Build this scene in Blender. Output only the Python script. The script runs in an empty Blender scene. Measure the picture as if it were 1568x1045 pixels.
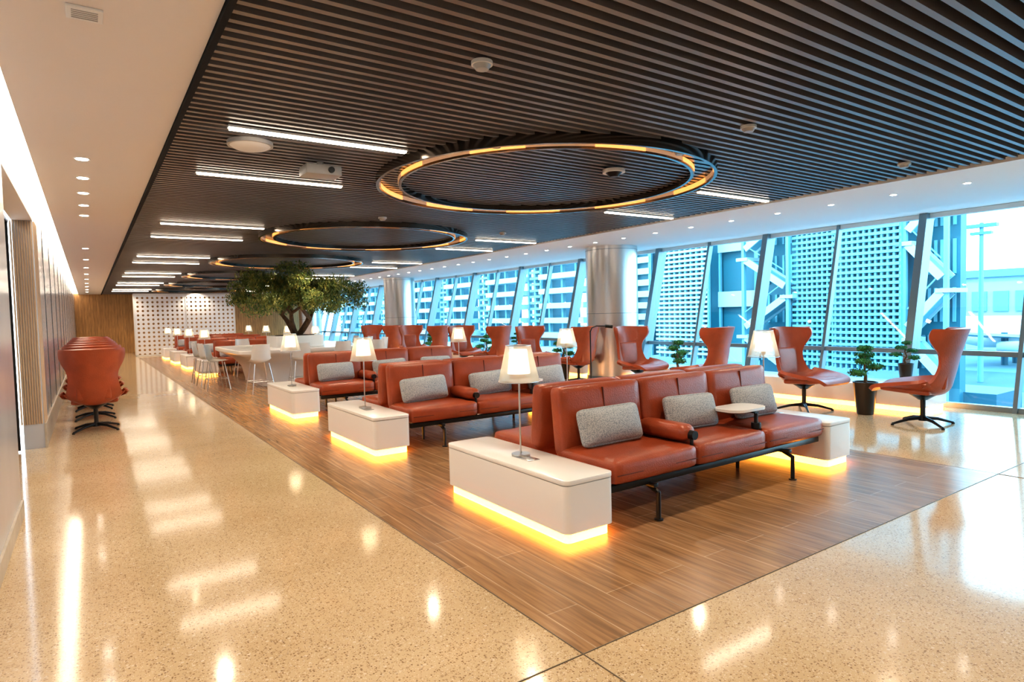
import bpy, bmesh, math, random
from mathutils import Vector, Matrix, Euler, noise
random.seed(7)
sc = bpy.context.scene
COL = sc.collection
try:
    sc.view_settings.view_transform = 'Standard'
    sc.view_settings.exposure = 0.45
    sc.view_settings.look = 'Medium High Contrast'
except Exception as e:
    print('LOOK', e)

# ------------------------------------------------------------ materials
def new_mat(name):
    m = bpy.data.materials.new(name); m.use_nodes = True
    nt = m.node_tree
    b = nt.nodes.get('Principled BSDF')
    return m, nt, b

def pmat(name, col, rough=0.5, metal=0.0, bump=0.0, bscale=200.0, emit=None, estr=0.0, var=0.0, vscale=3.0, coat=0.0, trans=0.0, spec=None):
    m, nt, b = new_mat(name)
    b.inputs['Base Color'].default_value = (*col, 1)
    b.inputs['Roughness'].default_value = rough
    b.inputs['Metallic'].default_value = metal
    b.inputs['Coat Weight'].default_value = coat
    b.inputs['Coat Roughness'].default_value = 0.08
    b.inputs['Transmission Weight'].default_value = trans
    if spec is not None: b.inputs['Specular IOR Level'].default_value = spec
    if emit:
        b.inputs['Emission Color'].default_value = (*emit, 1)
        b.inputs['Emission Strength'].default_value = estr
    tc = nt.nodes.new('ShaderNodeTexCoord')
    if var > 0:
        n = nt.nodes.new('ShaderNodeTexNoise'); n.inputs['Scale'].default_value = vscale; n.inputs['Detail'].default_value = 4
        nt.links.new(tc.outputs['Object'], n.inputs['Vector'])
        r = nt.nodes.new('ShaderNodeValToRGB')
        r.color_ramp.elements[0].position = .3; r.color_ramp.elements[1].position = .7
        r.color_ramp.elements[0].color = (*[c*(1-var) for c in col], 1)
        r.color_ramp.elements[1].color = (*[min(1, c*(1+var)) for c in col], 1)
        nt.links.new(n.outputs['Fac'], r.inputs['Fac']); nt.links.new(r.outputs['Color'], b.inputs['Base Color'])
    if bump > 0:
        n = nt.nodes.new('ShaderNodeTexNoise'); n.inputs['Scale'].default_value = bscale; n.inputs['Detail'].default_value = 3
        nt.links.new(tc.outputs['Object'], n.inputs['Vector'])
        bp = nt.nodes.new('ShaderNodeBump'); bp.inputs['Strength'].default_value = bump; bp.inputs['Distance'].default_value = .01
        nt.links.new(n.outputs['Fac'], bp.inputs['Height']); nt.links.new(bp.outputs['Normal'], b.inputs['Normal'])
    return m

def emat(name, col, s):
    return pmat(name, (0.8, 0.8, 0.8), .5, emit=col, estr=s)

M = {}
M['leather'] = pmat('leather_terracotta', (0.36, 0.072, 0.027), .31, bump=.25, bscale=90, var=.16, vscale=5)
M['leather_d'] = pmat('leather_seam', (0.13, 0.025, 0.012), .5)
M['white'] = pmat('solid_surface_white', (0.86, 0.84, 0.82), .2)
M['plaster'] = pmat('ceiling_plaster', (0.76, 0.70, 0.66), .75, bump=.03)
M['soffit'] = pmat('soffit_plaster', (0.82, 0.83, 0.84), .7, bump=.03)
M['black'] = pmat('black_steel', (0.025, 0.027, 0.03), .3, metal=.6)
M['joint'] = pmat('joint_strip', (0.16, 0.12, 0.08), .4)
M['void'] = pmat('void_black', (0.003, 0.003, 0.004), .9)
M['slat'] = pmat('slat_bronze', (0.19, 0.17, 0.165), .32, metal=.25, var=.15, vscale=.6)
M['ring'] = pmat('ring_dark_metal', (0.16, 0.135, 0.115), .18, metal=.9)
M['chrome'] = pmat('brushed_steel', (0.64, 0.63, 0.62), .3, metal=1)
M['mullion'] = pmat('mullion_aluminium', (0.20, 0.27, 0.31), .35, metal=.4)
M['mullw'] = pmat('mullion_light', (0.62, 0.68, 0.71), .4, metal=.2)
M['amber'] = emat('led_amber', (1.0, .36, .04), 9)
M['ringled'] = emat('ring_led_amber', (1.0, .36, .06), 1.0)
M['ringsheen'] = emat('ring_gold_sheen', (1.0, .40, .10), .16)  # faint emission standing in for golden reflections along the ring metal
M['strip'] = emat('strip_led', (1.0, .86, .68), 13)
M['cove'] = emat('cove_led', (1.0, .86, .66), 5)
M['dl'] = emat('downlight_led', (1.0, .92, .8), 22)
M['bulb'] = emat('lamp_diffuser', (1.0, .80, .52), 2.6)
M['soil'] = pmat('soil', (0.05, 0.03, 0.02), .9, bump=.6, bscale=60)
M['bark'] = pmat('bark', (0.15, 0.085, 0.045), .8, bump=.8, bscale=25, var=.35, vscale=12)
M['leafb'] = pmat('bonsai_leaf', (0.035, 0.20, 0.05), .5, var=.5, vscale=14)
M['pot'] = pmat('planter_bronze', (0.06, 0.045, 0.035), .3, metal=.5)
M['plastic'] = pmat('white_plastic', (0.75, 0.74, 0.72), .4)
M['grey'] = pmat('grey_plastic', (0.40, 0.39, 0.38), .4)
M['wallm'] = pmat('wall_metal_panel', (0.56, 0.58, 0.64), .18, metal=.25, var=.06, vscale=1.2)
M['stone'] = pmat('stone_skirting', (0.52, 0.46, 0.38), .35, var=.12, vscale=8)
M['curtain'] = pmat('door_glass_frosted', (0.55, 0.50, 0.42), .3)

# leaves of the tree
m, nt, b = new_mat('olive_leaf')
g = nt.nodes.new('ShaderNodeNewGeometry'); n = nt.nodes.new('ShaderNodeTexNoise'); n.inputs['Scale'].default_value = 7; n.inputs['Detail'].default_value = 6
nt.links.new(g.outputs['Position'], n.inputs['Vector'])
r = nt.nodes.new('ShaderNodeValToRGB'); r.color_ramp.elements[0].position = .35; r.color_ramp.elements[1].position = .66
r.color_ramp.elements[0].color = (.04, .08, .018, 1); r.color_ramp.elements[1].color = (.42, .38, .09, 1)
e = r.color_ramp.elements.new(.5); e.color = (.14, .20, .045, 1)
nt.links.new(n.outputs['Fac'], r.inputs['Fac']); nt.links.new(r.outputs['Color'], b.inputs['Base Color'])
b.inputs['Roughness'].default_value = .5
M['leaf'] = m

# knitted pillow
m, nt, b = new_mat('pillow_knit')
tc = nt.nodes.new('ShaderNodeTexCoord'); v = nt.nodes.new('ShaderNodeTexVoronoi'); v.inputs['Scale'].default_value = 120
nt.links.new(tc.outputs['Object'], v.inputs['Vector'])
r = nt.nodes.new('ShaderNodeValToRGB'); r.color_ramp.elements[0].color = (.56, .56, .56, 1); r.color_ramp.elements[1].color = (.29, .31, .34, 1)
r.color_ramp.elements[0].position = .2; r.color_ramp.elements[1].position = .75
nt.links.new(v.outputs['Distance'], r.inputs['Fac']); nt.links.new(r.outputs['Color'], b.inputs['Base Color'])
bp = nt.nodes.new('ShaderNodeBump'); bp.inputs['Strength'].default_value = .35; bp.inputs['Distance'].default_value = .006; bp.invert = True
nt.links.new(v.outputs['Distance'], bp.inputs['Height']); nt.links.new(bp.outputs['Normal'], b.inputs['Normal'])
b.inputs['Roughness'].default_value = .9
M['pillow'] = m

# terrazzo
m, nt, b = new_mat('terrazzo')
g = nt.nodes.new('ShaderNodeNewGeometry')
def ramp(nt, els, interp='LINEAR'):
    r = nt.nodes.new('ShaderNodeValToRGB'); cr = r.color_ramp; cr.interpolation = interp
    cr.elements[0].position, cr.elements[0].color = els[0][0], (*els[0][1], 1)
    cr.elements[1].position, cr.elements[1].color = els[1][0], (*els[1][1], 1)
    for p, c in els[2:]:
        e = cr.elements.new(p); e.color = (*c, 1)
    return r
base = nt.nodes.new('ShaderNodeTexNoise'); base.inputs['Scale'].default_value = 1.3; base.inputs['Detail'].default_value = 5
nt.links.new(g.outputs['Position'], base.inputs['Vector'])
rb = ramp(nt, [(.3, (.56, .41, .25)), (.7, (.64, .49, .32))]); nt.links.new(base.outputs['Fac'], rb.inputs['Fac'])
cur = rb.outputs['Color']
for sc_, thr, c1, c2, fac in ((90, .28, (.20, .11, .055), (.40, .26, .14), .8), (160, .36, (.28, .17, .09), (.80, .70, .56), .8), (55, .10, (.34, .22, .13), (.76, .66, .52), .6)):
    v = nt.nodes.new('ShaderNodeTexVoronoi'); v.inputs['Scale'].default_value = sc_
    nt.links.new(g.outputs['Position'], v.inputs['Vector'])
    sp = nt.nodes.new('ShaderNodeSeparateColor'); nt.links.new(v.outputs['Color'], sp.inputs['Color'])
    lt = nt.nodes.new('ShaderNodeMath'); lt.operation = 'LESS_THAN'; lt.inputs[1].default_value = thr; nt.links.new(sp.outputs[0], lt.inputs[0])
    ld = nt.nodes.new('ShaderNodeMath'); ld.operation = 'LESS_THAN'; ld.inputs[1].default_value = .42; nt.links.new(v.outputs['Distance'], ld.inputs[0])
    mu = nt.nodes.new('ShaderNodeMath'); mu.operation = 'MULTIPLY'; nt.links.new(lt.outputs[0], mu.inputs[0]); nt.links.new(ld.outputs[0], mu.inputs[1])
    m8 = nt.nodes.new('ShaderNodeMath'); m8.operation = 'MULTIPLY'; m8.inputs[1].default_value = fac; nt.links.new(mu.outputs[0], m8.inputs[0])
    rc = ramp(nt, [(.4, c1), (.7, c2)]); nt.links.new(sp.outputs[1], rc.inputs['Fac'])
    mx = nt.nodes.new('ShaderNodeMixRGB'); nt.links.new(m8.outputs[0], mx.inputs['Fac']); nt.links.new(cur, mx.inputs['Color1']); nt.links.new(rc.outputs['Color'], mx.inputs['Color2'])
    cur = mx.outputs['Color']
nt.links.new(cur, b.inputs['Base Color']); b.inputs['Roughness'].default_value = .10; b.inputs['Specular IOR Level'].default_value = .8
M['terrazzo'] = m

# wood plank floor
def wood_mat(name, ca, cb, cc, plankL, plankW, rough, swap=True, vertical=False):
    m, nt, b = new_mat(name)
    g = nt.nodes.new('ShaderNodeNewGeometry'); s = nt.nodes.new('ShaderNodeSeparateXYZ'); nt.links.new(g.outputs['Position'], s.inputs[0])
    c = nt.nodes.new('ShaderNodeCombineXYZ')
    if vertical:
        nt.links.new(s.outputs['Z'], c.inputs['X']); nt.links.new(s.outputs['X'], c.inputs['Y'])
    else:
        nt.links.new(s.outputs['Y'], c.inputs['X']); nt.links.new(s.outputs['X'], c.inputs['Y'])
    br = nt.nodes.new('ShaderNodeTexBrick'); br.offset = .37
    br.inputs['Scale'].default_value = 1; br.inputs['Brick Width'].default_value = plankL; br.inputs['Row Height'].default_value = plankW
    br.inputs['Mortar Size'].default_value = .003; br.inputs['Mortar Smooth'].default_value = .1; br.inputs['Bias'].default_value = 0
    br.inputs['Color1'].default_value = (*ca, 1); br.inputs['Color2'].default_value = (*cb, 1); br.inputs['Mortar'].default_value = (*cc, 1)
    nt.links.new(c.outputs[0], br.inputs['Vector'])
    mp = nt.nodes.new('ShaderNodeMapping'); mp.inputs['Scale'].default_value = (1.5, 26, 1); nt.links.new(c.outputs[0], mp.inputs['Vector'])
    n = nt.nodes.new('ShaderNodeTexNoise'); n.inputs['Scale'].default_value = 1.4; n.inputs['Detail'].default_value = 6; n.inputs['Distortion'].default_value = .6
    nt.links.new(mp.outputs[0], n.inputs['Vector'])
    r = ramp(nt, [(.3, (.5, .47, .45)), (.72, (1.25, 1.2, 1.15))]); nt.links.new(n.outputs['Fac'], r.inputs['Fac'])
    mx = nt.nodes.new('ShaderNodeMixRGB'); mx.blend_type = 'MULTIPLY'; mx.inputs['Fac'].default_value = .8
    nt.links.new(br.outputs['Color'], mx.inputs['Color1']); nt.links.new(r.outputs['Color'], mx.inputs['Color2'])
    nt.links.new(mx.outputs['Color'], b.inputs['Base Color']); b.inputs['Roughness'].default_value = rough
    return m
M['woodfloor'] = wood_mat('wood_plank_floor', (.40, .235, .12), (.31, .18, .09), (.54, .38, .24), 1.2, .2, .25)
M['woodwall'] = wood_mat('wood_wall', (.56, .30, .11), (.48, .25, .09), (.08, .04, .02), 8, .12, .45, vertical=True)
M['rib'] = pmat('rib_timber', (.50, .36, .24), .5)

# window glass
m = bpy.data.materials.new('window_glass'); m.use_nodes = True; nt = m.node_tree; nt.nodes.clear()
o = nt.nodes.new('ShaderNodeOutputMaterial'); tr = nt.nodes.new('ShaderNodeBsdfTransparent'); tr.inputs[0].default_value = (.55, .90, 1, 1)
gl = nt.nodes.new('ShaderNodeBsdfGlossy'); gl.inputs['Roughness'].default_value = .02
mx = nt.nodes.new('ShaderNodeMixShader'); mx.inputs[0].default_value = .05
nt.links.new(tr.outputs[0], mx.inputs[1]); nt.links.new(gl.outputs[0], mx.inputs[2]); nt.links.new(mx.outputs[0], o.inputs[0])
M['glass'] = m
m = bpy.data.materials.new('lamp_shade_glass'); m.use_nodes = True; nt = m.node_tree; nt.nodes.clear()
o = nt.nodes.new('ShaderNodeOutputMaterial'); tr = nt.nodes.new('ShaderNodeBsdfTransparent'); tr.inputs[0].default_value = (.97, .95, .9, 1)
gl = nt.nodes.new('ShaderNodeBsdfTranslucent'); gl.inputs[0].default_value = (.9, .87, .8, 1)
mx = nt.nodes.new('ShaderNodeMixShader'); mx.inputs[0].default_value = .3
nt.links.new(tr.outputs[0], mx.inputs[1]); nt.links.new(gl.outputs[0], mx.inputs[2]); nt.links.new(mx.outputs[0], o.inputs[0])
M['shade'] = m

# perforated screen material : round holes
m, nt, b = new_mat('perforated_panel')
b.inputs['Base Color'].default_value = (.85, .84, .86, 1)
g = nt.nodes.new('ShaderNodeNewGeometry'); s = nt.nodes.new('ShaderNodeSeparateXYZ'); nt.links.new(g.outputs['Position'], s.inputs[0])
sq = []
for ax in ('X', 'Z'):
    d = nt.nodes.new('ShaderNodeMath'); d.operation = 'MULTIPLY'; d.inputs[1].default_value = 1/.19; nt.links.new(s.outputs[ax], d.inputs[0])
    f = nt.nodes.new('ShaderNodeMath'); f.operation = 'FRACT'; nt.links.new(d.outputs[0], f.inputs[0])
    a = nt.nodes.new('ShaderNodeMath'); a.operation = 'SUBTRACT'; a.inputs[1].default_value = .5; nt.links.new(f.outputs[0], a.inputs[0])
    p = nt.nodes.new('ShaderNodeMath'); p.operation = 'MULTIPLY'; nt.links.new(a.outputs[0], p.inputs[0]); nt.links.new(a.outputs[0], p.inputs[1]); sq.append(p)
ad = nt.nodes.new('ShaderNodeMath'); ad.operation = 'ADD'; nt.links.new(sq[0].outputs[0], ad.inputs[0]); nt.links.new(sq[1].outputs[0], ad.inputs[1])
gt = nt.nodes.new('ShaderNodeMath'); gt.operation = 'GREATER_THAN'; gt.inputs[1].default_value = .06; nt.links.new(ad.outputs[0], gt.inputs[0])
nt.links.new(gt.outputs[0], b.inputs['Alpha'])
M['perf'] = m

# exterior
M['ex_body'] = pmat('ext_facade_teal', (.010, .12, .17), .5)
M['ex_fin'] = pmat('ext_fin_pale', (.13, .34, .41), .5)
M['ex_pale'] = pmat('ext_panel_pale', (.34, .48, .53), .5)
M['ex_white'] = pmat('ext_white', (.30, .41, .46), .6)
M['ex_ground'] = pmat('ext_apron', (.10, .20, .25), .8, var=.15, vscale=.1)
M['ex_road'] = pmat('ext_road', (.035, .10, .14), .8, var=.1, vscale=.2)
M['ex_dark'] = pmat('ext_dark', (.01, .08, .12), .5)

# ------------------------------------------------------------ mesh builder
class MB:
    def __init__(s):
        s.bm = bmesh.new(); s.mats = []
    def mi(s, k):
        if k not in s.mats: s.mats.append(k)
        return s.mats.index(k)
    def merge(s, t, k):
        i = s.mi(k)
        for f in t.faces: f.material_index = i
        me = bpy.data.meshes.new('tmp'); t.to_mesh(me); t.free(); s.bm.from_mesh(me); bpy.data.meshes.remove(me)
    def box(s, c, d, k, bev=0, seg=2, rot=None):
        t = bmesh.new(); bmesh.ops.create_cube(t, size=1)
        bmesh.ops.scale(t, vec=Vector(d), verts=t.verts)
        if bev > 0: bmesh.ops.bevel(t, geom=t.edges[:], offset=bev, segments=seg, affect='EDGES', profile=.5)
        mtx = Matrix.Translation(Vector(c))
        if rot: mtx = mtx @ Euler(rot).to_matrix().to_4x4()
        bmesh.ops.transform(t, matrix=mtx, verts=t.verts); s.merge(t, k)
    def vbox(s, c, d, k, r, seg=6, bev=0):   # rounded vertical edges
        t = bmesh.new(); bmesh.ops.create_cube(t, size=1); bmesh.ops.scale(t, vec=Vector(d), verts=t.verts)
        es = [e for e in t.edges if abs(e.verts[0].co.z-e.verts[1].co.z) > 1e-5]
        bmesh.ops.bevel(t, geom=es, offset=r, segments=seg, affect='EDGES', profile=.5)
        if bev:
            es = [e for e in t.edges if abs(e.verts[0].co.z-e.verts[1].co.z) < 1e-5 and len(e.link_faces) == 2 and abs(e.calc_face_angle(0)) > 1]
            bmesh.ops.bevel(t, geom=es, offset=bev, segments=2, affect='EDGES', profile=.5)
        bmesh.ops.translate(t, vec=Vector(c), verts=t.verts); s.merge(t, k)
    def cyl(s, p0, p1, r0, r1, k, seg=16, caps=True):
        p0 = Vector(p0); p1 = Vector(p1); d = p1-p0; L = d.length
        if L < 1e-6: return
        t = bmesh.new(); bmesh.ops.create_cone(t, cap_ends=caps, cap_tris=False, segments=seg, radius1=r0, radius2=r1, depth=L)
        mtx = Matrix.Translation((p0+p1)/2) @ d.to_track_quat('Z', 'Y').to_matrix().to_4x4()
        bmesh.ops.transform(t, matrix=mtx, verts=t.verts); s.merge(t, k)
    def tube(s, pts, r, k, seg=8):
        for a, b_ in zip(pts[:-1], pts[1:]): s.cyl(a, b_, r, r, k, seg)
        for p in pts[1:-1]: s.ball(p, (r, r, r), k, 8, 6)
    def ball(s, c, r, k, u=16, v=10):
        t = bmesh.new(); bmesh.ops.create_uvsphere(t, u_segments=u, v_segments=v, radius=1)
        bmesh.ops.scale(t, vec=Vector(r), verts=t.verts); bmesh.ops.translate(t, vec=Vector(c), verts=t.verts); s.merge(t, k)
    def cushion(s, c, d, k, r=.04, puff=(.01, .01, .01), rot=None, cuts=9, pinch=0):
        t = bmesh.new(); bmesh.ops.create_cube(t, size=2); bmesh.ops.subdivide_edges(t, edges=t.edges[:], cuts=cuts, use_grid_fill=True)
        h = Vector(d)/2
        for v in t.verts:
            p = Vector([math.sin(max(-1, min(1, x))*math.pi/2) for x in v.co])
            P = Vector((p.x*h.x, p.y*h.y, p.z*h.z)); rr = min(r, h.x*.99, h.y*.99, h.z*.99)
            q = Vector([max(-(h[i]-rr), min(h[i]-rr, P[i])) for i in range(3)])
            dd = P-q
            if dd.length > 1e-6: P = q+dd.normalized()*rr
            a = [1-p.x**2, 1-p.y**2, 1-p.z**2]
            P.x += puff[0]*a[1]*a[2]*p.x; P.y += puff[1]*a[0]*a[2]*p.y; P.z += puff[2]*a[0]*a[1]*p.z
            if pinch:
                e = max(abs(p.x)**4, abs(p.z)**4); P.y *= 1-pinch*e
            v.co = P
        mtx = Matrix.Translation(Vector(c))
        if rot: mtx = mtx @ Euler(rot).to_matrix().to_4x4()
        bmesh.ops.transform(t, matrix=mtx, verts=t.verts); s.merge(t, k)
    def band(s, c, r0, r1, z0, z1, k, a0=0, a1=2*math.pi, n=96):
        t = bmesh.new(); full = abs(a1-a0-2*math.pi) < 1e-4; N = n if full else n+1; L = []
        for i in range(N):
            a = a0+(a1-a0)*i/n; ca, sa = math.cos(a), math.sin(a)
            L.append([t.verts.new((c[0]+r*ca, c[1]+r*sa, z)) for r, z in ((r0, z0), (r1, z0), (r1, z1), (r0, z1))])
        for i in range(n):
            A = L[i]; B = L[(i+1) % N]
            for j in range(4): t.faces.new((A[j], A[(j+1) % 4], B[(j+1) % 4], B[j]))
        if not full: t.faces.new(L[0][::-1]); t.faces.new(L[-1])
        bmesh.ops.recalc_face_normals(t, faces=t.faces); s.merge(t, k)
    def loft(s, loops, k, cap0=True, cap1=True):
        t = bmesh.new(); R = [[t.verts.new(p) for p in lp] for lp in loops]
        for A, B in zip(R[:-1], R[1:]):
            n = len(A)
            for j in range(n): t.faces.new((A[j], A[(j+1) % n], B[(j+1) % n], B[j]))
        if cap0: t.faces.new(R[0][::-1])
        if cap1: t.faces.new(R[-1])
        bmesh.ops.recalc_face_normals(t, faces=t.faces); s.merge(t, k)
    def mesh(s, name, smooth=True, ang=35):
        me = bpy.data.meshes.new(name); s.bm.to_mesh(me); s.bm.free()
        for k in s.mats: me.materials.append(M[k])
        if smooth:
            for p in me.polygons: p.use_smooth = True
            try: me.set_sharp_from_angle(angle=math.radians(ang))
            except Exception: pass
        return me

def put(name, me, loc=(0, 0, 0), rz=0, scale=1):
    o = bpy.data.objects.new(name, me); o.location = loc; o.rotation_euler = (0, 0, rz); o.scale = (scale,)*3
    COL.objects.link(o); return o
def one(name, mb, **k):
    return put(name, mb.mesh(name), **k)

# ------------------------------------------------------------ room constants
XL = -.5; XR = 10.15; Y0 = -4.0; Y1 = 36.0; H = 2.9; SX0, SX1 = .56, 7.6; LEAN = .70
WX0, WX1, WY0, WY1 = 1.72, 6.45, 2.03, 30.6

# floor
b_ = MB()
b_.box(((XL-.4+XR+.3)/2, (Y0+Y1)/2, -.1), (XR+.3-XL+.4, Y1-Y0+.4, .2), 'terrazzo')
one('floor', b_)
b_ = MB(); b_.box(((WX0+WX1)/2, (WY0+WY1)/2, .0015), (WX1-WX0, WY1-WY0, .003), 'woodfloor'); one('floor_wood_inlay', b_)
b_ = MB()
for x in (WX0, WX1):
    b_.box((x, (Y0+Y1)/2, .002), (.004, Y1-Y0, .004), 'joint')
b_.box(((XL+XR)/2, WY0, .002), (XR-XL, .004, .004), 'joint')
one('trim_floor_joint', b_)

# ceiling
b_ = MB()
b_.box(((-.33+SX0)/2, (Y0+Y1)/2, H+.2), (SX0+.33, Y1-Y0, .4), 'plaster')
b_.box((-.62, (Y0+Y1)/2, H+.3), (.24, Y1-Y0, .2), 'plaster')
b_.box((-.415, (Y0+Y1)/2, H+.37), (.2, Y1-Y0, .04), 'plaster')
b_.box(((SX1+XR+1)/2, (Y0+Y1)/2, H-.02+.2), (XR+1-SX1, Y1-Y0, .4), 'soffit')
b_.box(((SX0+SX1)/2, (Y0+Y1)/2, H+.42), (SX1-SX0, Y1-Y0, .06), 'void')
b_.box((SX0+.01, (Y0+Y1)/2, H+.215), (.02, Y1-Y0, .37), 'void')
b_.box((SX1-.01, (Y0+Y1)/2, H+.215), (.02, Y1-Y0, .37), 'void')
b_.box((SX0+.02, (Y0+Y1)/2, H+.0), (.03, Y1-Y0, .05), 'void')
one('ceiling', b_)
b_ = MB(); b_.box((-.42, (Y0+Y1)/2, H+.06), (.16, Y1-Y0, .03), 'cove'); one('cove_light_strip', b_)
# slats
vs = []; fs = []
y = Y0+.05; P = .100; w = .036; hgt = .11
while y < Y1-.05:
    n = len(vs); x0, x1 = SX0+.03, SX1-.03
    for xx in (x0, x1):
        for yy, zz in ((y, H), (y+w, H), (y+w, H+hgt), (y, H+hgt)): vs.append((xx, yy, zz))
    fs += [(n, n+4, n+5, n+1), (n+1, n+5, n+6, n+2), (n+2, n+6, n+7, n+3), (n+3, n+7, n+4, n), (n, n+1, n+2, n+3), (n+4, n+7, n+6, n+5)]
    y += P
for xx in (1.6, 3.2, 4.9, 6.6):
    n = len(vs)
    for X in (xx, xx+.04):
        for yy, zz in ((Y0, H+hgt), (Y1, H+hgt), (Y1, H+hgt+.04), (Y0, H+hgt+.04)): vs.append((X, yy, zz))
    fs += [(n, n+4, n+5, n+1), (n+1, n+5, n+6, n+2), (n+2, n+6, n+7, n+3), (n+3, n+7, n+4, n)]
me = bpy.data.meshes.new('ceiling_slats'); me.from_pydata(vs, [], fs); me.materials.append(M['slat'])
put('ceiling_slats', me)

# walls
b_ = MB()
b_.box((XL-.1, (Y0+6.2)/2, 1.45), (.2, 6.2-Y0, 2.9), 'wallm')
b_.box((XL-.1, (9.44+Y1)/2, 1.45), (.2, Y1-9.44, 2.9), 'wallm')
b_.box((XL-.1, 7.82, 2.83), (.2, 3.24, .15), 'plaster')
for yy in [9.44+i*1.8 for i in range(1, 15)]: b_.box((XL+.002, yy, 1.45), (.008, .012, 2.9), 'black')
for i in range(9):
    b_.cyl((XL-.02-i*.024, 9.435, .3), (XL-.02-i*.024, 9.435, 2.75), .010, .010, 'rib', 8)
for i in range(14):
    b_.cyl((XL+.004, 9.47+i*.03, .3), (XL+.004, 9.47+i*.03, 2.75), .012, .012, 'rib', 8)
one('wall_left', b_)
b_ = MB()
b_.box((XL-.32, 7.82, 1.4), (.1, 3.24, 2.8), 'curtain')
for i in range(60): b_.cyl((XL-.265, 6.25+i*.053, .02), (XL-.265, 6.25+i*.053, 2.72), .014, .014, 'curtain', 8)
for yy in (6.24, 7.8, 9.3): b_.box((XL-.25, yy, 1.38), (.05, .04, 2.72), 'black')
b_.box((XL-.25, 7.82, 2.73), (.05, 3.2, .04), 'black')
b_.tube([(XL-.2, 7.7, .9), (XL-.16, 7.7, .9), (XL-.16, 7.7, 1.4), (XL-.2, 7.7, 1.4)], .012, 'chrome')
one('door_1', b_)
b_ = MB(); b_.box((XL+.008, (Y0+6.2)/2, .06), (.016, 6.2-Y0, .12), 'stone'); b_.box((XL+.012, (9.44+Y1)/2, .15), (.02, Y1-9.44+.04, .3), 'stone'); one('baseboard_left', b_)
b_ = MB(); b_.box(((XL+XR)/2+.1, Y1+.1, 1.6), (XR-XL+1.8, .2, 3.4), 'woodwall'); one('wall_back', b_)
b_ = MB(); b_.box(((XL+XR)/2+.1, Y0-.1, 1.6), (XR-XL+1.8, .2, 3.4), 'plaster'); one('wall_rear', b_)

# windows
def lean(z): return XR+LEAN*z/H
def slant(mb, y, wd, dp, k, z0=0, z1=2.88, xo=0):
    t = bmesh.new(); vv = []
    for z in (z0, z1):
        x = lean(z)+xo
        for dx, dy in ((-dp/2, -wd/2), (dp/2, -wd/2), (dp/2, wd/2), (-dp/2, wd/2)): vv.append(t.verts.new((x+dx, y+dy, z)))
    for f in ((0, 1, 2, 3), (4, 5, 6, 7), (0, 1, 5, 4), (1, 2, 6, 5), (2, 3, 7, 6), (3, 0, 4, 7)): t.faces.new([vv[i] for i in f])
    bmesh.ops.recalc_face_normals(t, faces=t.faces); mb.merge(t, k)
yb = 4.35-1.35*6; i = 0; idx = 1
while yb < Y1:
    b_ = MB(); ye = yb+1.35
    thick = (i % 2 == 0)
    slant(b_, yb, .11 if thick else .05, .26 if thick else .12, 'mullion', xo=-.02)
    if thick: slant(b_, yb+.075, .03, .1, 'mullw')
    ym = (yb+ye)/2
    for z, hh, kk in ((.03, .08, 'mullion'), (.77, .07, 'mullion'), (2.84, .07, 'mullw')):
        b_.box((lean(z), ym, z), (.10, 1.35-.05, hh), kk)
    t = bmesh.new(); q = [t.verts.new((lean(0), yb, 0)), t.verts.new((lean(0), ye, 0)), t.verts.new((lean(2.88), ye, 2.88)), t.verts.new((lean(2.88), yb, 2.88))]
    t.faces.new(q); b_.merge(t, 'glass')
    o = put('window_%d' % idx, b_.mesh('window', False)); idx += 1
    yb = ye; i += 1

# window ledge with amber glow
for a, bb in ((3.75, 9.1), (10.75, 20.2), (22.2, 31.0)):
    b_ = MB()
    b_.box((9.62, (a+bb)/2, .21), (.72, bb-a, .28), 'white', bev=.015)
    b_.box((9.62, (a+bb)/2, .035), (.66, bb-a-.06, .07), 'amber')
    one('window_ledge', b_)
# columns
for cy in (-1.2, 10.0, 21.2, 32.4):
    b_ = MB()
    b_.cyl((9.5, cy, 0), (9.5, cy, 2.88), .56, .56, 'chrome', 64)
    b_.cyl((9.5, cy, 0), (9.5, cy, .1), .575, .575, 'mullion', 64)
    for z in (1.44, 2.8): b_.cyl((9.5, cy, z), (9.5, cy, z+.01), .562, .562, 'mullion', 64)
    one('column', b_)

# ------------------------------------------------------------ ceiling fixtures
b_ = MB()
c = (0, 0)
b_.band(c, 1.725, 1.755, -.075, .02, 'ring'); b_.band(c, 1.50, 1.53, -.06, .02, 'ring'); b_.band(c, 1.53, 1.725, .0, .03, 'ring')
b_.band(c, 1.718, 1.724, -.045, -.002, 'ringsheen'); b_.band(c, 1.531, 1.536, -.04, -.002, 'ringsheen')
for kx in range(9):
    a = kx*2*math.pi/9+.1; b_.band(c, 1.713, 1.720, -.052, -.005, 'ringled', a, a+.42, 14)
    b_.band(c, 1.535, 1.541, -.045, -.005, 'ringled', a+.05, a+.37, 12)
rm = b_.mesh('ceiling_ring_light')
for kx in range(6): put('ceiling_ring_light', rm, (4.08, 5.3+5.1*kx, H))
b_ = MB(); b_.box((0, 0, .002), (1.37, .045, .016), 'strip'); b_.box((0, 0, .016), (1.39, .065, .016), 'plastic'); sm = b_.mesh('ceiling_strip_light')
for kx in range(6):
    for dy in (0, 1.6):
        for x in (1.585, 6.72): put('ceiling_strip_light', sm, (x, 4.85+dy+5.1*kx, H-.026))
def dlrow(x, z, ys, name, r=.045):
    b_ = MB()
    for yy in ys:
        b_.cyl((x, yy, z-.004), (x, yy, z+.01), r+.017, r+.017, 'plastic', 20)
        b_.cyl((x, yy, z-.007), (x, yy, z), r, r, 'dl', 20)
    one(name, b_)
dlrow(.02, H, [6.43+.83*i for i in range(5)]+[14+2.4*i for i in range(9)], 'ceiling_downlights')
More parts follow.
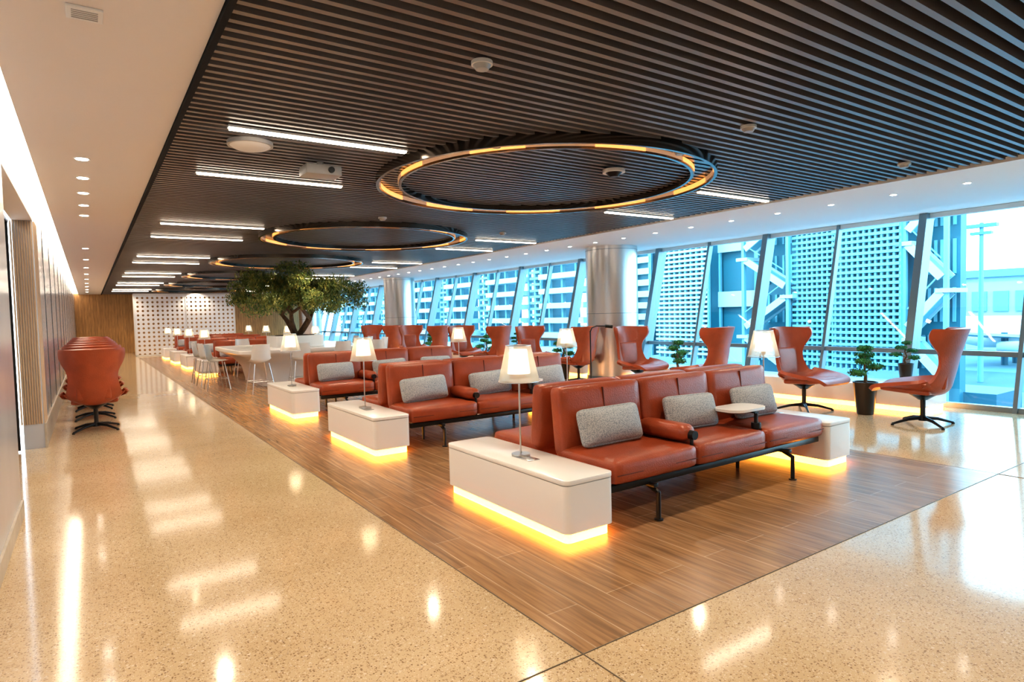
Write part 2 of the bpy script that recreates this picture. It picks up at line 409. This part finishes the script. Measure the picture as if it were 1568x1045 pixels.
dlrow(8.5, H-.02, [1.4+.8*i for i in range(40)], 'ceiling_downlights', .034)
def det(x, y, r=.06, k='plastic'):
    b_ = MB(); b_.cyl((0, 0, -.02), (0, 0, 0), r, r, k, 24); b_.cyl((0, 0, -.045), (0, 0, -.02), r*.6, r*.85, 'grey', 24); put('smoke_detector', b_.mesh('smoke_detector'), (x, y, H))
for x, y in ((1.87, 2.97), (2.82, 4.29), (4.36, 3.70), (4.28, 2.96), (6.8, 2.94), (3.5, 8.3), (6.0, 9.0)): det(x, y)
b_ = MB(); b_.cyl((0, 0, -.03), (0, 0, 0), .17, .17, 'grey', 32); b_.cyl((0, 0, -.05), (0, 0, -.03), .12, .15, 'plastic', 32); put('ceiling_speaker', b_.mesh('ceiling_speaker'), (1.12, 5.24, H))
b_ = MB(); b_.cyl((0, 0, -.03), (0, 0, 0), .11, .11, 'plastic', 32); b_.cyl((0, 0, -.07), (0, 0, -.03), .04, .08, 'black', 24); put('security_camera', b_.mesh('security_camera'), (4.32, 4.49, H-.02))
b_ = MB(); b_.box((0, 0, -.085), (.32, .24, .09), 'grey', bev=.015); b_.cyl((0, 0, -.04), (0, 0, 0), .03, .03, 'grey'); b_.cyl((.06, -.11, -.085), (.06, -.14, -.085), .03, .026, 'black'); put('projector', b_.mesh('projector'), (1.79, 5.62, H))
b_ = MB(); b_.box((0, 0, -.006), (.14, .14, .012), 'plastic', bev=.004)
for i in range(5): b_.box((0, -.04+.02*i, -.013), (.1, .006, .003), 'grey')
put('ceiling_vent', b_.mesh('ceiling_vent'), (.05, 3.42, H))

# ------------------------------------------------------------ furniture
def sofa_mesh():
    b_ = MB(); W = .875
    for s in (-1, 1):
        for i in (-1, 0, 1):
            x = i*W
            b_.cushion((x, s*.44, .385), (W-.012, .66, .17), 'leather', r=.045, puff=(.004, .01, .018))
            b_.cushion((x, s*.135, .665), (W-.012, .13, .52), 'leather', r=.04, puff=(.003, .018, .006), rot=(s*.10, 0, 0))
            b_.box((x, s*.207, .69), (.006, .02, .42), 'leather_d', rot=(s*.10, 0, 0))
            b_.box((x, s*.775, .372), (W-.05, .006, .006), 'leather_d')
        b_.box((0, s*.70, .27), (2.60, .045, .05), 'black', bev=.006)
        b_.box((0, s*.25, .27), (2.60, .045, .05), 'black', bev=.006)
        for x in (-.92, .75):
            b_.box((x, s*.47, .245), (.045, .62, .03), 'black', bev=.005)
            b_.tube([(x, s*.70, .24), (x, s*.80, .20), (x, s*.80, .012)], .017, 'black')
            b_.cyl((x, s*.80, 0), (x, s*.80, .012), .032, .032, 'black')
            b_.cyl((x, s*.25, 0), (x, s*.25, .25), .017, .017, 'black')
        x = (-W/2 if s < 0 else W/2)
        b_.cushion((x, s*.44, .545), (.17, .50, .13), 'leather', r=.062, puff=(.004, .004, .004))
        b_.cyl((x, s*.68, .535), (x, s*.735, .535), .035, .035, 'black', 20)
        b_.cyl((x, s*.70, .30), (x, s*.70, .52), .014, .014, 'black')
        xt = W/2 if s < 0 else -W/2
        b_.cyl((xt, s*.66, .30), (xt, s*.66, .60), .016, .016, 'black')
        b_.cyl((xt, s*.66, .47), (xt, s*.66, .52), .04, .04, 'black', 20)
        b_.box((xt, s*.56, .605), (.05, .22, .012), 'black')
        b_.vbox((xt, s*.50, .625), (.46, .30, .022), 'white', .12, 8)
        b_.vbox((xt, s*.50, .61), (.44, .28, .01), 'leather_d', .11, 8)
    return b_.mesh('lounge_sofa')
SM = sofa_mesh()
def console_mesh():
    b_ = MB()
    b_.vbox((0, 0, .225), (.42, 1.58, .31), 'white', .05, 8)
    b_.vbox((0, 0, .3835), (.41, 1.57, .006), 'grey', .05, 8)
    b_.vbox((0, 0, .402), (.425, 1.585, .032), 'white', .052, 8, .004)
    b_.vbox((0, 0, .035), (.37, 1.53, .07), 'amber', .04, 6)
    b_.box((-.02, -.12, .4195), (.10, .16, .004), 'chrome', bev=.001)
    for d in (-.04, .04): b_.cyl((-.02, -.12+d, .419), (-.02, -.12+d, .4225), .022, .022, 'grey')
    return b_.mesh('console_table')
CM = console_mesh()
def lamp_mesh():
    b_ = MB()
    b_.cyl((0, 0, 0), (0, 0, .012), .07, .07, 'chrome', 32); b_.cyl((0, 0, .012), (0, 0, .60), .007, .007, 'chrome', 12)
    b_.cyl((0, 0, .58), (0, 0, .62), .02, .03, 'chrome', 20)
    b_.cyl((0, 0, .62), (0, 0, .80), .085, .065, 'bulb', 32)
    b_.cyl((0, 0, .56), (0, 0, .83), .155, .095, 'shade', 40, caps=False)
    b_.band((0, 0), .153, .157, .558, .563, 'chrome'); b_.band((0, 0), .093, .097, .828, .832, 'chrome')
    b_.box((0, 0, .615), (.31-.08, .004, .003), 'chrome')
    return b_.mesh('table_lamp')
LM = lamp_mesh()
b_ = MB(); b_.cushion((0, 0, 0), (.60, .13, .29), 'pillow', r=.05, puff=(.0, .035, .0), pinch=.55); PM = b_.mesh('lumbar_pillow')
CX = 4.205
sofaY = [3.82, 7.02, 10.22, 19.15, 22.35, 25.55, 28.75]
for y in sofaY:
    put('lounge_sofa', SM, (CX, y, .001))
    for x in (CX-1.545, CX+1.545):
        put('console_table', CM, (x, y, .003)); put('table_lamp', LM, (x, y, .426))
    for i, dx in enumerate((-.02, .04, .05)):
        o = put('lumbar_pillow', PM, (CX+(i-1)*.875+dx-.03, y-.325, .625)); o.rotation_euler = (-.28, random.uniform(-.05, .05), random.uniform(-.06, .06))
    for i in (-1, 1):
        o = put('lumbar_pillow', PM, (CX+i*.875, y+.325, .625)); o.rotation_euler = (.28, 0, .03)

# wing chair
def cr(pts, t):
    n = len(pts)-1; f = t*n; i = min(int(f), n-1); u = f-i
    p = [pts[max(0, i-1)], pts[i], pts[i+1], pts[min(n, i+2)]]
    return [0.5*((2*p[1][k])+(-p[0][k]+p[2][k])*u+(2*p[0][k]-5*p[1][k]+4*p[2][k]-p[3][k])*u*u+(-p[0][k]+3*p[1][k]-3*p[2][k]+p[3][k])*u**3) for k in range(len(p[0]))]
def wing_mesh():
    # y, z, half arc length, theta(deg)
    K = [(.50, .385, .25, 6), (.45, .425, .33, 8), (.30, .425, .40, 16), (.12, .39, .44, 34), (-.04, .36, .45, 50), (-.17, .375, .43, 56), (-.245, .45, .39, 52),
         (-.28, .57, .34, 42), (-.31, .70, .315, 40), (-.335, .82, .34, 48), (-.365, .93, .44, 64), (-.395, 1.04, .52, 74), (-.42, 1.12, .53, 76), (-.43, 1.15, .51, 76)]
    NS, NT = 48, 22
    b_ = MB(); t = bmesh.new(); G = []
    for i in range(NS+1):
        s = i/NS; y, z, L, th = cr(K, s); a = cr(K, max(0, s-.01)); c = cr(K, min(1, s+.01))
        ty, tz = c[0]-a[0], c[1]-a[1]; l = math.hypot(ty, tz); ty /= l; tz /= l
        ny, nz = tz, -ty
        if i > NS*.62:      # wings reach straight forward at the head
            q = min(1, (s-.62)/.2); ny = ny*(1-q)+q*.97; nz = nz*(1-q)+q*.03
        th = math.radians(max(th, 2)); R = L/th; row = []
        for j in range(NT+1):
            u = -1+2*j/NT; x = R*math.sin(u*th); nn = R*(1-math.cos(u*th))
            row.append(t.verts.new((x, y+ny*nn, z+nz*nn)))
        G.append(row)
    for i in range(NS):
        for j in range(NT): t.faces.new((G[i][j], G[i][j+1], G[i+1][j+1], G[i+1][j]))
    bmesh.ops.recalc_face_normals(t, faces=t.faces)
    geo = bmesh.ops.solidify(t, geom=t.faces[:], thickness=.045)
    bmesh.ops.recalc_face_normals(t, faces=t.faces)
    b_.merge(t, 'leather')
    b_.cushion((0, .16, .43), (.56, .52, .07), 'leather', r=.034, puff=(0, 0, .012), rot=(.08, 0, 0))
    b_.cushion((0, -.235, .66), (.40, .05, .42), 'leather', r=.024, puff=(0, .01, 0), rot=(.13, 0, 0))
    b_.cyl((0, .03, .06), (0, .03, .37), .028, .028, 'black', 20)
    b_.cyl((0, .03, .30), (0, .03, .36), .05, .14, 'black', 20)
    b_.cyl((0, .03, .05), (0, .03, .11), .05, .035, 'black', 20)
    for q in range(4):
        a = math.pi/4+q*math.pi/2; d = Vector((math.cos(a), math.sin(a), 0))
        p = Vector((0, .03, .085)); e = Vector((0, .03, .018))+d*.36
        b_.cyl(p, p.lerp(e, .5)+Vector((0, 0, .015)), .024, .019, 'black', 10); b_.cyl(p.lerp(e, .5)+Vector((0, 0, .015)), e, .019, .014, 'black', 10)
        b_.cyl((e.x, e.y, 0), (e.x, e.y, .02), .018, .018, 'black', 10)
    return b_.mesh('wing_chair', ang=50)
WM = wing_mesh()
for kx in range(6):
    yb = 3.4+3.25*kx
    for y, rz in ((yb, random.uniform(.05, .2)), (yb+1.6, math.pi+random.uniform(-.2, -.05))):
        put('wing_chair', WM, (8.45, y, 0), rz, 1.03)
for i in range(8): put('wing_chair', WM, (.03, 10.5+1.3*i, 0), random.uniform(-.06, .06))

# reading floor lamp beside the column
b_ = MB()
b_.cyl((0, 0, 0), (0, 0, .02), .13, .13, 'black', 32); b_.cyl((0, 0, .02), (0, 0, 1.12), .013, .013, 'black', 12)
b_.tube([(0, 0, 1.10), (.03, -.02, 1.18), (.10, -.07, 1.21), (.30, -.2, 1.20)], .012, 'black'); b_.cyl((.24, -.16, 1.205), (.36, -.24, 1.19), .03, .035, 'black', 16)
one('floor_lamp', b_, loc=(8.02, 9.06, 0))

# bonsai planter
def bonsai_mesh(seed):
    rnd = random.Random(seed); b_ = MB()
    prof = [(.10, 0), (.105, .02), (.15, .42), (.155, .44)]
    N = 24
    b_.loft([[(r*math.cos(2*math.pi*j/N), r*math.sin(2*math.pi*j/N), z) for j in range(N)] for r, z in prof], 'pot', True, False)
    b_.band((0, 0), .135, .155, .43, .445, 'pot', n=24); b_.cyl((0, 0, .40), (0, 0, .43), .138, .138, 'soil', 24)
    tr = [Vector((0, 0, .43)), Vector((.03, .01, .52)), Vector((-.02, .0, .60)), Vector((.02, .02, .70)), Vector((0, 0, .80))]
    for a, c, r in zip(tr[:-1], tr[1:], (.025, .02, .016, .012)): b_.cyl(a, c, r, r*.8, 'bark', 8)
    for (x, y, z, r) in ((-.16, .02, .58, .13), (.17, -.03, .64, .13), (-.12, -.04, .73, .12), (.09, .05, .80, .13), (-.02, 0, .90, .11)):
        b_.cyl((0, 0, z-.06), (x, y, z), .009, .006, 'bark', 6)
        t = bmesh.new()
        for q in range(300):
            d = Vector((rnd.gauss(0, 1), rnd.gauss(0, 1), rnd.gauss(0, 1))).normalized()*rnd.uniform(.5, 1)
            p = Vector((x+d.x*r, y+d.y*r, z+d.z*r*.42)); R = Euler((rnd.uniform(0, 6), rnd.uniform(0, 6), rnd.uniform(0, 6))).to_matrix()
            t.faces.new([t.verts.new(p+R @ Vector(v)) for v in ((-.018, 0, 0), (0, -.009, 0), (.018, 0, 0), (0, .009, 0))])
        b_.merge(t, 'leafb')
        b_.ball((x, y, z), (r*.7, r*.7, r*.28), 'leafb', 10, 6)
    return b_.mesh('potted_bonsai')
BM = bonsai_mesh(3)
for kx in range(6):
    y = 4.25+3.25*kx
    put('potted_bonsai', BM, (8.72, y, 0), kx)
    if kx not in (2, 5):
        put('potted_bonsai', BM, (9.62, y-.12, .352), kx+2, .65)

# communal table + stools + tree
def rr(cx, cy, wx, wy, r, z, n=8):
    out = []
    for qx, qy, a0 in ((1, 1, 0), (-1, 1, 90), (-1, -1, 180), (1, -1, 270)):
        for i in range(n+1):
            a = math.radians(a0+90*i/n); out.append((cx+qx*(wx/2-r)+r*math.cos(a), cy+qy*(wy/2-r)+r*math.sin(a), z))
    return out
b_ = MB()
TX, TY = 4.1, 15.6
prof = [(.95, 0), (.95, .06), (.85, .35), (.55, .58), (.18, .70), (.02, .75), (0, .77), (0, .83), (.015, .84)]
b_.loft([rr(TX, TY, 3.0-2*i*.6, 3.4-2*i*.6, .25, z) for i, z in prof], 'white')
b_.vbox((TX, TY-.3, .97), (1.1, 1.1, .26), 'white', .1, 6); b_.cyl((TX, TY-.3, 1.09), (TX, TY-.3, 1.11), .45, .45, 'soil', 32)
one('communal_table', b_)
def stool_mesh():
    b_ = MB()
    t = bmesh.new(); G = []
    K = [(.22, .63, .20, 10), (.1, .615, .22, 20), (-.08, .61, .23, 40), (-.18, .66, .23, 52), (-.21, .80, .22, 55), (-.23, .98, .19, 50)]
    for i in range(21):
        s = i/20; y, z, L, th = cr(K, s); a = cr(K, max(0, s-.01)); c = cr(K, min(1, s+.01)); ty, tz = c[0]-a[0], c[1]-a[1]; l = math.hypot(ty, tz); ny, nz = tz/l, -ty/l
        th = math.radians(th); R = L/th
        G.append([t.verts.new((R*math.sin(u*th), y+ny*R*(1-math.cos(u*th)), z+nz*R*(1-math.cos(u*th)))) for u in [-1+j/6 for j in range(13)]])
    for i in range(20):
        for j in range(12): t.faces.new((G[i][j], G[i][j+1], G[i+1][j+1], G[i+1][j]))
    bmesh.ops.solidify(t, geom=t.faces[:], thickness=.025); bmesh.ops.recalc_face_normals(t, faces=t.faces); b_.merge(t, 'white')
    L = [(-.2, -.2), (.2, -.2), (.2, .2), (-.2, .2)]
    for x, y in L: b_.cyl((x*.7, y*.7, .60), (x*1.15, y*1.15, 0), .010, .010, 'chrome', 10)
    q = [(x*.98, y*.98, .24) for x, y in L]; b_.tube(q+[q[0]], .008, 'chrome')
    return b_.mesh('counter_stool')
ST = stool_mesh()
for x, y, rz in ((2.85, 13.35, .1), (3.7, 13.45, 0), (4.6, 13.45, 0), (5.4, 13.5, 0), (2.25, 14.7, -1.57), (2.25, 15.7, -1.5), (2.25, 16.7, -1.6), (5.95, 14.6, 1.57), (5.95, 15.6, 1.5), (5.95, 16.6, 1.6), (3.4, 17.75, math.pi), (4.6, 17.75, math.pi)):
    put('counter_stool', ST, (x, y, .003), rz)

b_ = MB(); tx, ty = TX+.05, TY-.3; tips = []
rnd = random.Random(11)
def branch(p, d, L, r, depth):
    q = p
    for i in range(3):
        d2 = (d+Vector((rnd.uniform(-.3, .3), rnd.uniform(-.3, .3), rnd.uniform(-.05, .15)))).normalized()
        e = q+d2*L/3; b_.cyl(q, e, r*(1-i*.12), r*(1-(i+1)*.12), 'bark', 9); b_.ball(e, (r*(1-(i+1)*.12),)*3, 'bark', 8, 6); q = e; d = d2
    if depth == 0: tips.append(q); return
    for k in range(3):
        a = rnd.uniform(0, 6.28); nd = (d*.6+Vector((math.cos(a)*.75, math.sin(a)*.75, .12))).normalized()
        branch(q, nd, L*.72, r*.55, depth-1)
for a in (0.3, 2.2, 4.0, 5.2):
    branch(Vector((tx+.06*math.cos(a), ty+.06*math.sin(a), 1.112)), Vector((math.cos(a)*.75, math.sin(a)*.75, .75)).normalized(), .62, .07, 2)
t = bmesh.new()
cl = []
for p in tips: cl.append((p, .30))
for k in range(62):
    a = rnd.uniform(0, 6.28); rad = 1.55*math.sqrt(rnd.random()); z = 1.68+rnd.random()*1.05*(1-(rad/2.1)**2)
    cl.append((Vector((tx+rad*math.cos(a), ty+rad*math.sin(a), z+.05)), rnd.uniform(.22, .36)))
for p, r in cl:
    off = Vector((p.x-tx, p.y-ty, 0))
    if off.length > 1.55: p = Vector((tx, ty, p.z))+off.normalized()*1.55
    p.z = min(max(p.z, 1.66), 2.68)
    for q in range(360):
        d = Vector((rnd.gauss(0, 1), rnd.gauss(0, 1), rnd.gauss(0, 1))).normalized()*rnd.uniform(.35, 1)*r
        c = p+Vector((d.x, d.y, d.z*.75)); c.z = min(c.z, 2.84)
        R = Euler((rnd.uniform(0, 6), rnd.uniform(0, 6), rnd.uniform(0, 6))).to_matrix(); s = rnd.uniform(.7, 1.3)
        t.faces.new([t.verts.new(c+R @ Vector(v)*s) for v in ((-.035, 0, 0), (0, -.012, 0), (.035, 0, 0), (0, .012, 0))])
b_.merge(t, 'leaf')
one('olive_tree', b_)

# perforated screen
b_ = MB(); b_.box((3.68, 31.5, 1.38), (4.0, .03, 2.6), 'perf')
for x in (1.66, 3.68, 5.7): b_.box((x, 31.5, 1.38), (.05, .06, 2.72), 'plastic')
for z in (.04, 2.72): b_.box((3.68, 31.5, z), (4.08, .06, .07), 'plastic')
one('perforated_screen', b_)

# ------------------------------------------------------------ exterior
b_ = MB(); b_.box((100, 40, -4.1), (178, 300, .2), 'ex_ground'); b_.box((24.5, 40, -3.995), (6, 300, .01), 'ex_road'); b_.box((52, 40, -3.995), (12, 300, .01), 'ex_road'); one('airport_apron', b_)
b_ = MB()
def facade(y0, y1, x, z0, z1, fs, ps, fh=.16, ph=.16, kf='ex_fin', kp='ex_fin', kb='ex_body', dep=3.4):
    b_.box((x+.3+dep/2, (y0+y1)/2, (z0+z1)/2), (dep, y1-y0, z1-z0), kb)
    z = z0+.3
    while z < z1: b_.box((x, (y0+y1)/2, z), (.2, y1-y0, fh), kf); z += fs
    y = y0
    while y <= y1+.01: b_.box((x+.05, y, (z0+z1)/2), (.16, ph, z1-z0), kp); y += ps
facade(12.9, 15.9, 29.5, -1.5, 14, .28, .26, .13, .09)
facade(15.9, 18.2, 30, -1.5, 14, .28, .26, .13, .09)
facade(21.0, 23.5, 31, -1.5, 14, 3.2, 2.5, .9, .25, 'ex_pale', 'ex_fin')
facade(23.5, 27.5, 30, -1.5, 14, .28, .42, .14, .12, 'ex_pale')
facade(28.5, 33.0, 30.5, -1.5, 14, .75, 1.5, .40, .25, 'ex_pale')
for k in range(7):
    ya = 34.5+8*k
    for z in [-2.6+1.15*q for q in range(14)]: b_.box((31.2, ya+2.7, z), (2.6, 5.4, .42), 'ex_pale')
    for yy in (ya+.1, ya+1.9, ya+3.6, ya+5.3): b_.box((31, yy, 5), (.3, .22, 17.9), 'ex_fin')
    facade(ya+6.0, ya+7.4, 30.6, -3, 14, .5, .8, .2, .2)
b_.box((33, 50, -3.2), (3, 80, 1.5), 'ex_dark')
for y0, y1 in ((11.2, 12.8), (18.3, 20.9)):
    b_.box((31.4, (y0+y1)/2, 5), (.6, y1-y0, 17.8), 'ex_body')
    for k in range(7):
        z = -1.9+2.1*k; s = 1 if k % 2 == 0 else -1
        L = y1-y0-.3
        ang = math.atan2(1.5, L)
        for dx in (0, 1.0): b_.box((29.6+dx, (y0+y1)/2, z+1.0), (.10, L/math.cos(ang), .34), 'ex_pale', rot=(s*ang, 0, 0))
        b_.box((30.1, (y0+y1)/2, z+1.0), (1.0, L/math.cos(ang), .12), 'ex_fin', rot=(s*ang, 0, 0))
        b_.box((29.6, (y0+y1)/2, z+1.8), (.05, L/math.cos(ang), .05), 'ex_fin', rot=(s*ang, 0, 0))
        b_.box((30.2, y1 if s > 0 else y0, z+1.8), (1.4, .7, .18), 'ex_pale')
        for q in range(6): b_.box((31.05, y0+.2+(y1-y0-.4)*q/5, z+1.2), (.08, .12, 1.5), 'ex_fin')
    for yy in (y0, y1): b_.box((29.7, yy, 5), (.2, .16, 17.8), 'ex_fin')
one('office_building', b_)
b_ = MB()
b_.box((90, 22, .42), (14, 50, 8.8), 'ex_white')
for k in range(24): b_.box((82.9, -2+2*k, 1.5), (.2, 1.4, 2.2), 'ex_fin')
b_.box((82.8, 22, 4.6), (.6, 50, .8), 'ex_fin'); b_.box((80, 16, -2.4), (6, 16, 3), 'ex_fin')
one('terminal_building', b_)
b_ = MB()
b_.cyl((50, 16.8, -3.98), (50, 16.8, 6.8), .18, .12, 'ex_fin', 12); b_.box((50, 16.8, 6.6), (.5, 1.8, .22), 'ex_fin'); b_.box((50, 16.8, 6.1), (.4, 1.2, .18), 'ex_fin')
one('light_mast', b_)
b_ = MB()
b_.box((17, 40, -1.9), (3.4, 110, .35), 'ex_fin'); b_.box((15.3, 40, -1.55), (.12, 110, .35), 'ex_pale'); b_.box((18.7, 40, -1.55), (.12, 110, .35), 'ex_white')
for k in range(14): b_.box((17, -10+8*k, -3.03), (.8, .8, 1.93), 'ex_white')
for k in range(70): b_.box((15.25, -12+1.5*k, -1.2), (.05, .05, .7), 'ex_dark')
b_.box((15.25, 40, -.85), (.05, 110, .05), 'ex_dark')
one('elevated_walkway', b_)
b_ = MB()
ax, ay, az = 66, 19, -1.2
K = [(-9, .1), (-8.3, .8), (-7, 1.25), (-4, 1.4), (3, 1.4), (6, 1.1), (9, .35)]
b_.loft([[(ax+r*math.cos(2*math.pi*j/20), ay+y, az+r*math.sin(2*math.pi*j/20)+(max(0, y-3)*.1)) for j in range(20)] for y, r in K], 'plastic')
b_.loft([[(ax-.12, ay+5.5, az+1), (ax+.12, ay+5.5, az+1), (ax+.12, ay+9, az+1), (ax-.12, ay+9, az+1)], [(ax-.06, ay+8.2, az+4.6), (ax+.06, ay+8.2, az+4.6), (ax+.06, ay+9.8, az+4.6), (ax-.06, ay+9.8, az+4.6)]], 'ex_fin')
for s in (-1, 1):
    b_.loft([[(ax, ay-2, az-.6), (ax, ay+2, az-.6), (ax, ay+2, az-.3), (ax, ay-2, az-.3)], [(ax+s*10, ay+3, az+.3), (ax+s*10, ay+4.2, az+.3), (ax+s*10, ay+4.2, az+.4), (ax+s*10, ay+3, az+.4)]], 'ex_white')
    b_.cyl((ax+s*4, ay-2.2, az-1.1), (ax+s*4, ay+.6, az-1.1), .6, .45, 'ex_white')
    b_.cyl((ax+s*1.3, ay+1, -3.99), (ax+s*1.3, ay+1, az), .25, .25, 'ex_dark')
b_.cyl((ax, ay-6.5, -3.99), (ax, ay-6.5, az), .2, .2, 'ex_dark')
one('airplane', b_)

# ------------------------------------------------------------ lights
w = bpy.data.worlds.new('sky'); sc.world = w; w.use_nodes = True; nt = w.node_tree
bg = nt.nodes['Background']; bg.inputs['Strength'].default_value = 5.6
tc = nt.nodes.new('ShaderNodeTexCoord'); sp = nt.nodes.new('ShaderNodeSeparateXYZ'); nt.links.new(tc.outputs['Generated'], sp.inputs[0])
r = nt.nodes.new('ShaderNodeValToRGB'); r.color_ramp.elements[0].color = (.84, .93, 1, 1); r.color_ramp.elements[1].color = (.45, .70, 1, 1); r.color_ramp.elements[1].position = .8
nt.links.new(sp.outputs['Z'], r.inputs['Fac']); nt.links.new(r.outputs['Color'], bg.inputs['Color'])
l = bpy.data.lights.new('sun', 'SUN'); l.energy = 2.2; l.angle = .05; l.color = (1, .96, .9)
o = bpy.data.objects.new('sun', l); o.rotation_euler = (math.radians(8), math.radians(-42), 0); COL.objects.link(o)
spots = []
for kx in range(14):
    for x in (1.2, 4.08, 7.0):
        spots.append((x, .6+2.55*kx, H-.02))
for kx in range(2): spots.append((1.2, -1.9, H-.02)); spots.append((7.0, -1.9, H-.02))
ld = bpy.data.lights.new('fill_spot', 'SPOT'); ld.energy = 72; ld.spot_size = math.radians(140); ld.spot_blend = .7; ld.shadow_soft_size = .045; ld.color = (1, .83, .62)  # warm spot grid added under the slats as overall room fill
for p in spots:
    o = bpy.data.objects.new('fill_spot', ld); o.location = p; COL.objects.link(o)
ld2 = bpy.data.lights.new('aisle_downlight_lamp', 'SPOT'); ld2.energy = 24; ld2.spot_size = math.radians(120); ld2.spot_blend = .7; ld2.shadow_soft_size = .04; ld2.color = (1, .83, .62)
for kx in range(10):
    o = bpy.data.objects.new('aisle_downlight_lamp', ld2); o.location = (.02, 1.5+3.3*kx, H-.02); COL.objects.link(o)
    o = bpy.data.objects.new('aisle_downlight_lamp', ld2); o.location = (8.5, 2.2+3.2*kx, H-.05); COL.objects.link(o)

# ------------------------------------------------------------ camera
right = Vector((.8254, -.5643, -.0250)).normalized(); fwd = Vector((.5627, .8252, -.0449)); fwd = (fwd-right*fwd.dot(right)).normalized()
up = right.cross(fwd)
mt = Matrix((right, up, -fwd)).transposed().to_4x4(); mt.translation = Vector((0, 0, 1.5))
cd = bpy.data.cameras.new('camera'); cd.lens = 21.79; cd.sensor_width = 36; cd.clip_start = .05; cd.clip_end = 500
co = bpy.data.objects.new('camera', cd); COL.objects.link(co); co.matrix_world = mt; sc.camera = co
